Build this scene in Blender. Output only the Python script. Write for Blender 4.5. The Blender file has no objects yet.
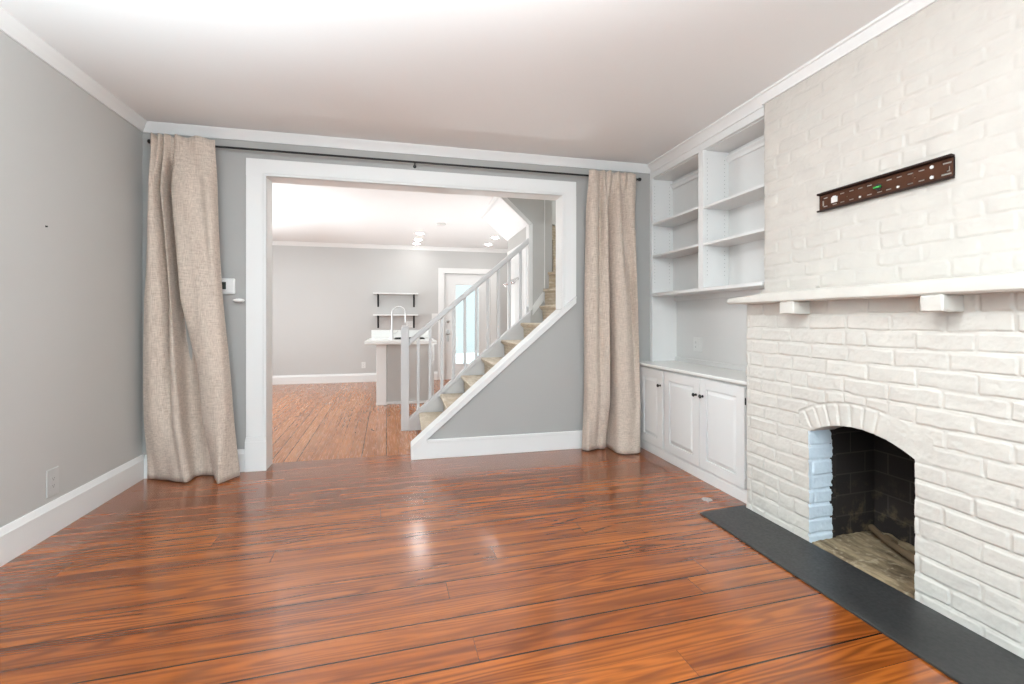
import bpy, bmesh, math, random
import numpy as np
from mathutils import Vector, Matrix
random.seed(7)
S = bpy.context.scene
C = S.collection
PI = math.pi

# ------------------------------------------------------------------ view
S.view_settings.view_transform = 'Standard'
S.view_settings.look = 'None'
S.view_settings.exposure = 0.0
S.view_settings.gamma = 1.0
S.view_settings.use_curve_mapping = False
S.cycles.use_denoising = True
S.cycles.denoising_prefilter = 'NONE'
S.cycles.max_bounces = 10
S.cycles.diffuse_bounces = 6
S.cycles.glossy_bounces = 5
S.cycles.sample_clamp_indirect = 8.0

cam = bpy.data.cameras.new('camera'); camo = bpy.data.objects.new('camera', cam); C.objects.link(camo)
cam.sensor_width = 36; cam.lens = 459.92 / 1024 * 36
cam.shift_y = -22.26 / 1024
cam.clip_start = 0.02
camo.location = (0, 0, 1.2); camo.rotation_euler = (PI / 2, 0, -0.233223)
S.camera = camo

# ------------------------------------------------------------------ material helpers
class G:
    def __init__(s, name):
        s.m = bpy.data.materials.new(name); s.m.use_nodes = True
        s.t = s.m.node_tree; s.t.nodes.clear()
        s.out = s.n('ShaderNodeOutputMaterial'); s.b = s.n('ShaderNodeBsdfPrincipled')
        s.l(s.b.outputs[0], s.out.inputs[0])
    def n(s, t, **k):
        x = s.t.nodes.new(t)
        for a, v in k.items(): setattr(x, a, v)
        return x
    def l(s, a, b): s.t.links.new(a, b)
    def put(s, sock, v):
        if isinstance(v, bpy.types.NodeSocket): s.l(v, sock)
        elif isinstance(v, (tuple, list)) and sock.type == 'RGBA' and len(v) == 3: sock.default_value = (*v, 1)
        else: sock.default_value = v
    def set(s, **k):
        for a, v in k.items(): s.put(s.b.inputs[a.replace('_', ' ')], v)
    def pos(s): return s.n('ShaderNodeTexCoord').outputs['Object']
    def world(s): return s.n('ShaderNodeNewGeometry').outputs['Position']
    def map(s, v, scale=(1, 1, 1), rot=(0, 0, 0), loc=(0, 0, 0)):
        x = s.n('ShaderNodeMapping'); s.l(v, x.inputs[0])
        x.inputs['Scale'].default_value = scale; x.inputs['Rotation'].default_value = rot; x.inputs['Location'].default_value = loc
        return x.outputs[0]
    def noise(s, v, scale=5, detail=2, rough=.5, dist=0):
        x = s.n('ShaderNodeTexNoise'); s.l(v, x.inputs['Vector'])
        x.inputs['Scale'].default_value = scale; x.inputs['Detail'].default_value = detail
        x.inputs['Roughness'].default_value = rough; x.inputs['Distortion'].default_value = dist
        return x.outputs[0]
    def math(s, op, a, b=0.0, c=0.0, clamp=False):
        x = s.n('ShaderNodeMath', operation=op); x.use_clamp = clamp
        for i, v in enumerate((a, b, c)): s.put(x.inputs[i], v)
        return x.outputs[0]
    def mix(s, f, a, b, mode='MIX'):
        x = s.n('ShaderNodeMix', data_type='RGBA', blend_type=mode)
        s.put(x.inputs[0], f); s.put(x.inputs[6], a); s.put(x.inputs[7], b)
        return x.outputs[2]
    def rng(s, v, a, b, c=0.0, d=1.0):
        x = s.n('ShaderNodeMapRange'); s.l(v, x.inputs[0])
        for i, q in enumerate((a, b, c, d)): x.inputs[i + 1].default_value = q
        return x.outputs[0]
    def bump(s, h, strength=.3, dist=.002):
        x = s.n('ShaderNodeBump'); s.l(h, x.inputs['Height'])
        x.inputs['Strength'].default_value = strength; x.inputs['Distance'].default_value = dist
        s.l(x.outputs[0], s.b.inputs['Normal'])
    def comb(s, x, y, z):
        k = s.n('ShaderNodeCombineXYZ')
        for i, v in enumerate((x, y, z)): s.put(k.inputs[i], v)
        return k.outputs[0]
    def sep(s, v):
        k = s.n('ShaderNodeSeparateXYZ'); s.l(v, k.inputs[0]); return k.outputs

def srgb(r, g, b):
    f = lambda c: (c / 255 / 12.92) if c / 255 <= .04045 else ((c / 255 + .055) / 1.055) ** 2.4
    return (f(r), f(g), f(b))

def paint(name, col, rough=.5, amp=.05, bump=.12, scale=60):
    g = G(name); p = g.world()
    n = g.noise(p, 1.3, 3)
    c2 = tuple(max(0, x * (1 - amp)) for x in col)
    g.set(Base_Color=g.mix(n, col, c2), Roughness=rough)
    if bump: g.bump(g.noise(p, scale, 3), bump, .001)
    return g.m

def plain(name, col, rough=.4, metal=0.0, **k):
    g = G(name); n = g.noise(g.pos(), 40, 2)
    g.set(Base_Color=g.mix(n, col, tuple(x * .92 for x in col)), Roughness=rough, Metallic=metal, **k)
    return g.m

M = {}
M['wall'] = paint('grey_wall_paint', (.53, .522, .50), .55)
M['wall_b'] = paint('shade_toned_wall_paint', (.40, .395, .378), .55)  # same grey paint as the left wall, darkened to paint in shade
M['wall_k'] = paint('pale_grey_wall_paint', (.56, .555, .54), .55)
M['ceil'] = paint('white_ceiling_paint', (.86, .86, .85), .7, .02)
M['trim'] = paint('white_trim_paint', (.79, .79, .775), .32, .03, .05)
M['cab'] = paint('white_cabinet_paint', (.75, .75, .735), .3, .03, .05)
M['bookback'] = paint('bookcase_back_paint', (.70, .695, .68), .5, .03, .05)
M['rail'] = paint('stair_rail_paint', (.64, .64, .64), .35, .03, .05)
M['counter'] = paint('white_worktop', (.80, .80, .77), .2, .04, .0)
M['black'] = plain('black_metal', (.012, .012, .012), .4, .3)
M['blackiron'] = plain('black_iron', (.02, .02, .02), .5, .4)
M['chrome'] = plain('chrome', (.75, .75, .76), .12, 1.0)
M['satin'] = plain('satin_steel', (.72, .71, .70), .38, 1.0)
M['brass'] = plain('dull_steel', (.5, .49, .47), .3, 1.0)
M['plastic'] = plain('white_plastic', (.78, .78, .76), .35)
M['greyplastic'] = plain('wall_tone_plastic', (.56, .555, .535), .35)
M['dark'] = plain('dark_slot', (.02, .02, .02), .6)
M['hole'] = plain('grey_peg_hole', (.30, .30, .29), .6)
M['screen'] = plain('lcd_screen', (.05, .06, .055), .15)
M['green'] = plain('green_level_vial', (.03, .30, .05), .2)
M['sticker'] = plain('paper_sticker', (.75, .73, .70), .7)

def emis(name, col, strength):
    g = G(name); g.set(Base_Color=(.8, .8, .8), Emission_Color=col, Emission_Strength=strength); return g.m
M['lamp'] = emis('downlight_lens', (.98, .97, .95), 60)
M['dome'] = emis('ceiling_lamp_glass', (.96, .98, 1), 135)

def floor_mat(name, ang, swap=False, seed=0.0, width=.132, rough=(.17, .23), ior=1.5, coat=.5, bump=.06, con=1.0, pal=((.46, .132, .019), (.25, .061, .010), (.044, .0105, .003))):
    g = G(name)
    p = g.map(g.world(), rot=(0, 0, ang))
    x, y, _ = g.sep(p)
    u, v = (y, x) if swap else (x, y)
    def white(a, b_=0.0):
        x = g.n('ShaderNodeTexWhiteNoise', noise_dimensions='2D'); g.l(g.comb(a, b_, 0.0), x.inputs['Vector']); return x.outputs['Value']
    vw = g.math('DIVIDE', v, width); row = g.math('FLOOR', vw)
    uu = g.math('DIVIDE', g.math('MULTIPLY_ADD', white(row, seed + .5), 9.0, u), 3.1); col = g.math('FLOOR', uu)
    r = white(row, g.math('MULTIPLY_ADD', col, 1.7, seed + .3))
    edge = g.math('ROUND', vw)
    dv = g.math('MULTIPLY', g.math('ABSOLUTE', g.math('SUBTRACT', vw, edge)), width)
    du = g.math('MULTIPLY', g.math('ABSOLUTE', g.math('SUBTRACT', uu, g.math('ROUND', uu))), 3.1)
    open_ = g.rng(white(edge, seed + 3.7), .45, .60)
    gw = g.math('MULTIPLY_ADD', open_, .0022, .0012)
    gv = g.math('MULTIPLY', g.math('LESS_THAN', dv, gw), g.rng(open_, 0, 1, .42, 1))
    ge = g.math('MULTIPLY', g.math('LESS_THAN', du, .0013), .6)
    gapm = g.math('MAXIMUM', gv, ge)
    # cathedral grain: contour lines of stretched noise
    gc = g.comb(g.math('MULTIPLY_ADD', r, 17.0, g.math('MULTIPLY', u, .75)), g.math('MULTIPLY_ADD', r, 41.0, g.math('MULTIPLY', v, 13.5)), g.math('ADD', g.math('MULTIPLY', r, 9.0), seed))
    n = g.noise(gc, 1.0, 1.5, .4, .15)
    s = g.math('SINE', g.math('MULTIPLY', n, 58.0))
    band = g.math('POWER', g.math('MULTIPLY_ADD', s, .5, .5), 1.5)
    fine = g.noise(g.comb(g.math('MULTIPLY', u, 5.0), g.math('MULTIPLY', v, 95.0), r), 1.0, 2, .55)
    broad = g.noise(g.comb(g.math('MULTIPLY', u, .9), g.math('MULTIPLY', v, 3.0), seed + 4), 1.0, 3)
    knots = g.rng(g.noise(g.comb(g.math('MULTIPLY', u, 3.0), g.math('MULTIPLY', v, 9.0), seed + 8), 1.0, 2), .70, .80)
    light, mid, dark = pal
    c = g.mix(g.rng(r, .0, 1.0, .1, .8), light, mid)
    f = g.math('MULTIPLY', band, g.rng(broad, .3, .7, .38, 1.0))
    c = g.mix(g.math('MULTIPLY', f, .80 * con), c, dark)
    c = g.mix(g.math('MULTIPLY', g.rng(fine, .45, .70), .40 * con), c, (.15, .032, .008))
    c = g.mix(g.math('MULTIPLY', knots, .6), c, (.05, .012, .005))
    c = g.mix(g.rng(broad, .35, .75, 0, .28), c, (.22, .05, .012))
    streak = g.noise(g.comb(g.math('MULTIPLY_ADD', r, 13.0, g.math('MULTIPLY', u, .55)), g.math('MULTIPLY', v, 17.0), seed + 2), 1.0, 2)
    c = g.mix(g.math('MULTIPLY', g.rng(streak, .46, .66), .62 * con), c, (.10, .022, .005))
    c = g.mix(gapm, c, (.022, .008, .004))
    g.set(Base_Color=c, Roughness=g.rng(fine, .3, .7, *rough), IOR=ior, Coat_Weight=coat, Coat_Roughness=.15, Coat_IOR=1.58)
    wav = g.noise(g.comb(g.math('MULTIPLY', u, 2.2), g.math('MULTIPLY', v, 14.0), r), 1.0, 2)
    h = g.math('MULTIPLY', wav, .9)
    g.bump(h, bump, .0016)
    return g.m
M['floor'] = floor_mat('varnished_pine_floor', math.radians(-2.1))
M['floor_k'] = floor_mat('varnished_pine_floor_kitchen_lit', math.radians(-1.9), True, 3.3, .105, (.22, .30), 1.45, .25, .04, .4, ((.54, .215, .075), (.42, .15, .046), (.14, .040, .012)))  # same pine as the front room; paler palette paints in the brighter light

def linen(name, a, b):
    g = G(name); p = g.pos()
    n1 = g.noise(g.map(p, (300, 300, 14)), 1, 2); n2 = g.noise(g.map(p, (24, 24, 330)), 1, 2)
    n3 = g.noise(g.map(p, (5, 5, 2)), 1, 3)
    w = g.math('MULTIPLY_ADD', n1, .5, g.math('MULTIPLY', n2, .5))
    c = g.mix(g.rng(w, .38, .62), b, a)
    c = g.mix(g.rng(n3, .3, .7, 0, .3), c, tuple(x * .86 for x in a))
    g.set(Base_Color=c, Roughness=.9, Sheen_Weight=.15)
    g.bump(w, .5, .0015)
    return g.m
M['linen'] = linen('oatmeal_linen', (.68, .575, .485), (.40, .32, .26))

def brick_paint(name, col, rough=.55):
    g = G(name); p = g.world()
    n = g.noise(p, 9, 4); n2 = g.noise(p, 110, 4, .6); n3 = g.noise(p, 2.2, 2)
    c = g.mix(g.rng(n, .35, .7, 0, 1), col, (col[0] * .93, col[1] * .93, col[2] * .935))
    c = g.mix(g.rng(n3, .4, .7, 0, .6), c, (col[0] * .95, col[1] * .955, col[2] * .965))
    chips = g.rng(g.noise(p, 42, 3, .6), .76, .80)
    c = g.mix(g.math('MULTIPLY', chips, .45), c, (.36, .30, .24))
    g.set(Base_Color=c, Roughness=rough); g.bump(n2, .35, .0016)
    return g.m
M['brick'] = brick_paint('white_painted_brick', (.625, .60, .545), .5)
M['brick_up'] = brick_paint('cream_painted_brick', (.585, .55, .50), .6)
M['jamb'] = brick_paint('pale_blue_brick', (.68, .78, .85), .5)  # brick tinted paler and bluer than the surround
def soot():
    g = G('sooty_firebrick'); p = g.world()
    x, y, z = g.sep(p)
    br = g.n('ShaderNodeTexBrick'); g.l(g.comb(g.math('ADD', x, y), z, 0.0), br.inputs['Vector'])
    for k, q in (('Color1', (.018, .014, .012, 1)), ('Color2', (.032, .024, .02, 1)), ('Mortar', (.055, .044, .038, 1)), ('Scale', 1.0), ('Mortar Size', .004), ('Brick Width', .23), ('Row Height', .115)):
        br.inputs[k].default_value = q
    lowm = g.rng(z, .02, .36, 1, 0)
    n = g.noise(p, 13, 4, .65)
    ash = g.math('MULTIPLY', g.rng(n, .52, .68), lowm)
    c = g.mix(g.math('MULTIPLY', ash, .55), br.outputs['Color'], (.22, .16, .09))
    g.set(Base_Color=c, Roughness=.9); g.bump(n, .5, .004)
    return g.m
M['soot'] = soot()
def ashfloor():
    g = G('ash_stained_hearth_floor'); p = g.world()
    n = g.noise(g.map(p, (18, 5, 1)), 1, 4, .6); n2 = g.noise(p, 30, 3)
    c = g.mix(g.rng(n, .35, .65), (.34, .26, .155), (.10, .068, .035))
    c = g.mix(g.rng(n2, .55, .75, 0, .7), c, (.48, .40, .28))
    g.set(Base_Color=c, Roughness=.95); g.bump(n, .6, .004)
    return g.m
M['ash'] = ashfloor()
def slate():
    g = G('dark_slate'); p = g.world()
    n = g.noise(g.map(p, (5, 2, 1)), 1, 5, .6); n2 = g.noise(p, 70, 3)
    c = g.mix(g.rng(n, .35, .7), (.022, .022, .022), (.042, .041, .040))
    g.set(Base_Color=c, Roughness=g.rng(n2, .3, .7, .35, .5)); g.bump(n2, .2, .001)
    return g.m
M['slate'] = slate()
def carpet():
    g = G('patterned_carpet'); p = g.world()
    x, y, z = g.sep(p)
    n = g.noise(p, 180, 2, .7); n2 = g.noise(g.map(p, (20, 9, 40)), 1, 3)
    st = g.math('MULTIPLY_ADD', g.math('SINE', g.math('MULTIPLY', g.math('ADD', z, g.math('MULTIPLY', n2, .03)), 190.0)), .5, .5)
    c = g.mix(g.rng(n2, .4, .62), (.66, .575, .45), (.53, .43, .30))
    c = g.mix(g.math('MULTIPLY', st, .45), c, (.40, .31, .20))
    c = g.mix(g.rng(n, .4, .7, 0, .35), c, (.28, .22, .15))
    g.set(Base_Color=c, Roughness=1.0, Sheen_Weight=.2); g.bump(n, .8, .004)
    return g.m
M['carpet'] = carpet()
def wood_brown():
    g = G('brown_steel'); n = g.noise(g.pos(), 30, 2)
    g.set(Base_Color=g.mix(n, (.075, .026, .010), (.060, .020, .008)), Roughness=.6, Specular_IOR_Level=.25); return g.m
M['brown'] = wood_brown()
M['darkbrown'] = plain('dark_brown_steel', (.022, .010, .007), .55, 0, Specular_IOR_Level=.25)
def glass():
    g = G('clear_glass'); g.t.nodes.remove(g.b)
    tr = g.n('ShaderNodeBsdfTransparent'); tr.inputs[0].default_value = (.93, .97, .97, 1)
    gl = g.n('ShaderNodeBsdfGlossy'); gl.inputs['Roughness'].default_value = .03
    fr = g.n('ShaderNodeFresnel'); fr.inputs[0].default_value = 1.45
    mx = g.n('ShaderNodeMixShader'); g.l(fr.outputs[0], mx.inputs[0]); g.l(tr.outputs[0], mx.inputs[1]); g.l(gl.outputs[0], mx.inputs[2])
    g.l(mx.outputs[0], g.out.inputs[0]); return g.m
M['glass'] = glass()
M['porch_wall'] = paint('pale_blue_porch_boards', (.80, .88, .89), .7, .04)
M['porch_floor'] = paint('salmon_porch_floor', (.72, .55, .48), .8, .1)

# ------------------------------------------------------------------ mesh helpers
def box(bm, x0, x1, y0, y1, z0, z1):
    v = [bm.verts.new((x, y, z)) for x in (x0, x1) for y in (y0, y1) for z in (z0, z1)]
    for f in ((0, 1, 3, 2), (4, 6, 7, 5), (0, 4, 5, 1), (2, 3, 7, 6), (0, 2, 6, 4), (1, 5, 7, 3)):
        bm.faces.new([v[i] for i in f])
def prism(bm, pts, axis, a, b):
    """extrude 2-D polygon; axis = 'x','y','z' is the extrusion axis"""
    def p3(p, t): return {'y': (p[0], t, p[1]), 'x': (t, p[0], p[1]), 'z': (p[0], p[1], t)}[axis]
    A = [bm.verts.new(p3(p, a)) for p in pts]; B = [bm.verts.new(p3(p, b)) for p in pts]
    bm.faces.new(A); bm.faces.new(B[::-1])
    n = len(pts)
    for i in range(n): bm.faces.new((A[i], A[(i + 1) % n], B[(i + 1) % n], B[i]))
def tube(bm, path, r, seg=12, caps=True):
    path = [Vector(p) for p in path]; rings = []
    ref = Vector((0, 0, 1))
    for i, p in enumerate(path):
        d = (path[min(i + 1, len(path) - 1)] - path[max(i - 1, 0)]).normalized()
        if abs(d.dot(ref)) > .95: ref = Vector((0, 1, 0)) if abs(d.y) < .9 else Vector((1, 0, 0))
        u = d.cross(ref).normalized(); w = d.cross(u).normalized()
        rr = r[i] if isinstance(r, (list, tuple)) else r
        rings.append([bm.verts.new(p + rr * (math.cos(2 * PI * k / seg) * u + math.sin(2 * PI * k / seg) * w)) for k in range(seg)])
    for a, b in zip(rings, rings[1:]):
        for k in range(seg): bm.faces.new((a[k], a[(k + 1) % seg], b[(k + 1) % seg], b[k]))
    if caps: bm.faces.new(rings[0][::-1]); bm.faces.new(rings[-1])
def lathe(bm, prof, mat, seg=24):
    """prof: (r,h) list; mat: Matrix placing local z axis"""
    rings = []
    for r, h in prof:
        rings.append([bm.verts.new(mat @ Vector((max(r, 1e-5) * math.cos(2 * PI * k / seg), max(r, 1e-5) * math.sin(2 * PI * k / seg), h))) for k in range(seg)])
    for a, b in zip(rings, rings[1:]):
        for k in range(seg): bm.faces.new((a[k], a[(k + 1) % seg], b[(k + 1) % seg], b[k]))
    bm.faces.new(rings[0][::-1]); bm.faces.new(rings[-1])
def axis_m(loc, d):
    return Matrix.Translation(loc) @ Vector(d).to_track_quat('Z', 'Y').to_matrix().to_4x4()

def obj(name, bm, mat, parent=None, bevel=0, smooth=False, kind=None, label=None):
    bmesh.ops.remove_doubles(bm, verts=bm.verts, dist=1e-6)
    bmesh.ops.recalc_face_normals(bm, faces=bm.faces)
    me = bpy.data.meshes.new(name); bm.to_mesh(me); bm.free()
    me.materials.append(mat)
    o = bpy.data.objects.new(name, me); C.objects.link(o)
    if parent:
        o.parent = parent
        o.matrix_parent_inverse = Matrix.Translation(parent.location).inverted()
    if smooth:
        for p in me.polygons: p.use_smooth = True
        try: me.set_sharp_from_angle(angle=math.radians(40))
        except Exception: pass
    if bevel:
        m = o.modifiers.new('bevel', 'BEVEL'); m.width = bevel; m.segments = 2; m.limit_method = 'ANGLE'; m.angle_limit = math.radians(50)
    if kind: o['kind'] = kind
    if label: o['label'] = label
    return o
def bmn(): return bmesh.new()
def struct(name, bm, mat, label, cat, bevel=0, smooth=False, parent=None):
    o = obj(name, bm, mat, parent, bevel, smooth)
    if not parent: o['kind'] = 'structure'; o['label'] = label; o['category'] = cat
    return o
def thing(name, label, cat, loc, group=None):
    o = bpy.data.objects.new(name, None); C.objects.link(o); o.location = loc; o.empty_display_size = .05
    o['label'] = label; o['category'] = cat
    if group: o['group'] = group
    return o
def tag(o, label, cat, group=None):
    o['label'] = label; o['category'] = cat
    if group: o['group'] = group
    return o
def clone(root, d, label, group=None):
    r = root.copy(); C.objects.link(r); r.location = root.location + Vector(d); r['label'] = label
    def kids(src, dst):
        for ch in list(src.children):
            c = ch.copy(); C.objects.link(c); c.parent = dst; c.matrix_parent_inverse = ch.matrix_parent_inverse.copy()
            kids(ch, c)
    kids(root, r)
    return r

# ------------------------------------------------------------------ dimensions
XL, YB, YR = -1.92, 4.04, 4.187         # left wall, wall with the opening (front / rear face)
CZ, KZ, YF = 2.69, 2.65, 9.30           # ceilings, far wall
XR = 2.63
zc = lambda x: .12 + .869 * (x - .075)  # top of the sloped cap on the stair half wall
OL, OR, OH = -1.06, 1.43, 2.345         # opening
XKL = -3.5

# ------------------------------------------------------------------ shell
b = bmn(); box(b, XL - .1, XR, -1.3, 4.21, -.12, 0)
struct('floor', b, M['floor'], 'glossy reddish brown pine floorboards of the front room', 'floor')
b = bmn(); box(b, XKL, XR, 4.21, YF + .1, -.12, 0)
struct('floor_kitchen', b, M['floor_k'], 'pine floorboards running away in the room beyond the opening', 'floor')
b = bmn(); box(b, XL - .1, XR + .1, -1.3, YB + .02, CZ, CZ + .1)
struct('ceiling', b, M['ceil'], 'white ceiling of the front room', 'ceiling')
b = bmn()
box(b, XKL, 1.08, YR, YF, KZ, KZ + .1); box(b, 1.08, XR, 6.32, YF, KZ, KZ + .1)
struct('ceiling_kitchen', b, M['ceil'], 'white ceiling of the room beyond the opening', 'ceiling')
b = bmn(); box(b, XL - .12, XL, -1.3, YB, 0, CZ)
struct('wall_left', b, M['wall'], 'plain grey wall on the left of the front room', 'wall')
b = bmn(); box(b, XR, XR + .12, -1.3, YF, 0, 4.6)
struct('wall_right', b, M['wall'], 'grey wall behind the bookcase and chimney', 'wall')
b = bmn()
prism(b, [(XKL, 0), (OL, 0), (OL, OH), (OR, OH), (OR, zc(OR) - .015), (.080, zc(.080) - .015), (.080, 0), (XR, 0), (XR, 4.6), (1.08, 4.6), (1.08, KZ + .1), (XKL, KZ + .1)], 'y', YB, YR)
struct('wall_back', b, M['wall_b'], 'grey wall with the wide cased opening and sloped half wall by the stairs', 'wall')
# rear wall with two windows (behind the camera)
def rear_wall():
    b = bmn(); w = [(-1.45, -.35), (.45, 1.55)]; z0, z1 = .75, 2.2; y0, y1 = -1.42, -1.3
    xs = [XL - .12] + [c for p in w for c in p] + [XR + .12]
    for i in range(5):
        if i % 2 == 0: box(b, xs[i], xs[i + 1], y0, y1, 0, CZ)
        else: box(b, xs[i], xs[i + 1], y0, y1, 0, z0); box(b, xs[i], xs[i + 1], y0, y1, z1, CZ)
    struct('wall_rear', b, M['wall'], 'grey wall behind the viewpoint with two windows', 'wall')
    for i, (x0, x1) in enumerate(w):
        b = bmn(); t = .045
        for xx in (x0, x1 - t): box(b, xx, xx + t, -1.40, -1.32, z0, z1)
        for zz in (z0, z1 - t, (z0 + z1) / 2 - t / 2): box(b, x0 + t, x1 - t, -1.40, -1.32, zz, zz + t)
        o = struct('window_%d' % (i + 1), b, M['trim'], ('right' if i else 'left') + ' white sash window in the wall behind the viewpoint', 'window')
        p = bmn(); box(p, x0 + t, x1 - t, -1.375, -1.37, z0 + t, z1 - t); obj('pane', p, M['glass'], o)
rear_wall()
# kitchen shell
def far_wall():
    b = bmn(); d0, d1, dh = .81, 1.755, 2.13
    prism(b, [(XKL - .1, 0), (d0, 0), (d0, dh), (d1, dh), (d1, 0), (XR, 0), (XR, KZ + .1), (XKL - .1, KZ + .1)], 'y', YF, YF + .12)
    struct('wall_kitchen_far', b, M['wall_k'], 'pale grey far wall with shelves and the glazed entrance door', 'wall')
far_wall()
b = bmn()
box(b, XKL - .1, XKL, YR, 5.6, 0, KZ); box(b, XKL - .1, XKL, 7.8, YF, 0, KZ); box(b, XKL - .1, XKL, 5.6, 7.8, 0, .7); box(b, XKL - .1, XKL, 5.6, 7.8, 2.25, KZ)
struct('wall_kitchen_left', b, M['wall_k'], 'pale grey side wall with a window, out of sight on the left', 'wall')
b = bmn()
for yy in (5.6, 6.67, 7.75): box(b, XKL - .08, XKL - .02, yy, yy + .05, .7, 2.25)
for zz in (.7, 1.45, 2.2): box(b, XKL - .08, XKL - .02, 5.65, 7.75, zz, zz + .05)
w3 = struct('window_3', b, M['trim'], 'wide white window in the side wall beyond the opening', 'window')
p = bmn(); box(p, XKL - .055, XKL - .05, 5.65, 7.75, .75, 2.2); obj('pane', p, M['glass'], w3)

# crown mouldings: profile swept along straight runs
def crown(name, runs, label, h=.07, d=.055):
    b = bmn()
    prof = [(0, 0), (.012, 0), (.014, .012), (.03, .03), (.034, .044), (d - .004, .056), (d, h), (0, h)]
    for kind, p0, p1, w, z, sgn in runs:
        if kind == 'x': prism(b, [(w + sgn * q, z + r) for q, r in prof], 'x', p0, p1)   # run along x, wall plane y=w
        else: prism(b, [(w + sgn * q, z + r) for q, r in prof], 'y', p0, p1)              # run along y, wall plane x=w
    return struct(name, b, M['trim'], label, 'moulding', smooth=True)
crown('trim_1', [('y', -1.3, YB, XL, CZ - .07, 1)], 'white crown moulding along the top of the left wall')
crown('trim_2', [('x', XL, 2.335, YB, CZ - .07, -1)], 'white crown moulding along the top of the wall with the opening')
crown('trim_3', [('x', XKL, XR, YF, KZ - .07, -1)], 'white crown moulding on the far wall beyond the opening')

# baseboards
def baseboard(name, runs, label, h=.17):
    b = bmn()
    prof = [(0, 0), (.02, 0), (.02, h - .035), (.014, h - .028), (.011, h - .006), (.006, h), (0, h)]
    for kind, p0, p1, w, sgn in runs:
        prism(b, [(w + sgn * q, r) for q, r in prof], kind, p0, p1)
    return struct(name, b, M['trim'], label, 'baseboard', smooth=True)
baseboard('baseboard_left', [('y', -1.3, YB, XL, 1)], 'tall white baseboard along the left grey wall', .18)
baseboard('baseboard_back', [('x', XL + .02, -1.215, YB, -1)], 'short white baseboard behind the left curtain', .175)
b = bmn()
prism(b, [(.075, 0), (2.165, 0), (2.165, .165), (.195, .165), (.075, .062)], 'y', YB - .022, YB)
prism(b, [(.205, .140), (2.165, .140), (2.165, .165), (.205, .165)], 'y', YB - .028, YB - .022)
struct('baseboard_half_wall', b, M['trim'], 'white baseboard under the sloped half wall', 'baseboard', .003)
baseboard('baseboard_far', [('x', XKL, .68, YF, -1), ('x', 1.89, XR, YF, -1)], 'white baseboard along the far wall beyond the opening', .165)

# opening casing, jamb lining and sloped cap
b = bmn()
yb = YB
def casing(pts_out, pts_in): pass
cw = .145
xo0, xi0 = OL - cw, OL
xo1, xi1 = OR + .138, OR
ht = OH + .135
bot = lambda x: zc(x) + .004
# flat boards
box(b, xo0, xi0, yb - .02, yb, .27, OH); box(b, xo0, xo1, yb - .02, yb, OH, ht)
prism(b, [(xi1, bot(xi1)), (xo1, bot(xo1)), (xo1, OH), (xi1, OH)], 'y', yb - .02, yb)
# moulded inner bead
for o_, w_, d_ in ((0, .014, .030), (.020, .012, .026)):
    box(b, xi0 - o_ - w_, xi0 - o_, yb - d_, yb - .02, .27, OH + o_ + w_)
    box(b, xi0 - o_, xi1 + o_, yb - d_, yb - .02, OH + o_, OH + o_ + w_)
    prism(b, [(xi1 + o_, bot(xi1)), (xi1 + o_ + w_, bot(xi1 + w_)), (xi1 + o_ + w_, OH + o_ + w_), (xi1 + o_, OH + o_ + w_)], 'y', yb - d_, yb - .02)
# plinth
box(b, xo0 - .006, xi0 + .004, yb - .032, yb, 0, .235)
prism(b, [(xo0 - .006, .235), (xi0 + .004, .235), (xi0, .27), (xo0, .27)], 'y', yb - .03, yb)
# jamb linings
box(b, OL, OL + .002, YB, YR + .01, 0, OH); box(b, OL, OR, YB, YR + .01, OH - .002, OH)
prism(b, [(OR - .002, zc(OR)), (OR, zc(OR)), (OR, OH), (OR - .002, OH)], 'y', YB, YR + .01)
struct('trim_4', b, M['trim'], 'white moulded casing around the wide opening', 'door casing', .003)
b = bmn()   # sloped cap
xt, xe = .068, OR - .002
prism(b, [(xt, 0), (xt + .018, 0), (xt + .018, zc(xt) - .012), (xe, zc(xe) - .015), (xe, zc(xe)), (xt, zc(xt))], 'y', YB - .024, YR + .012)
prism(b, [(.070, zc(.070) - .063), (xo1, zc(xo1) - .063), (xo1, zc(xo1) - .001), (.070, zc(.070) - .001)], 'y', YB - .026, YB)
prism(b, [(.070, zc(.070) - .018), (xo1, zc(xo1) - .018), (xo1, zc(xo1)), (.070, zc(.070))], 'y', YB - .032, YB - .026)
struct('trim_5', b, M['trim'], 'white sloped cap board on top of the stair half wall', 'trim', .002)

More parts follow.
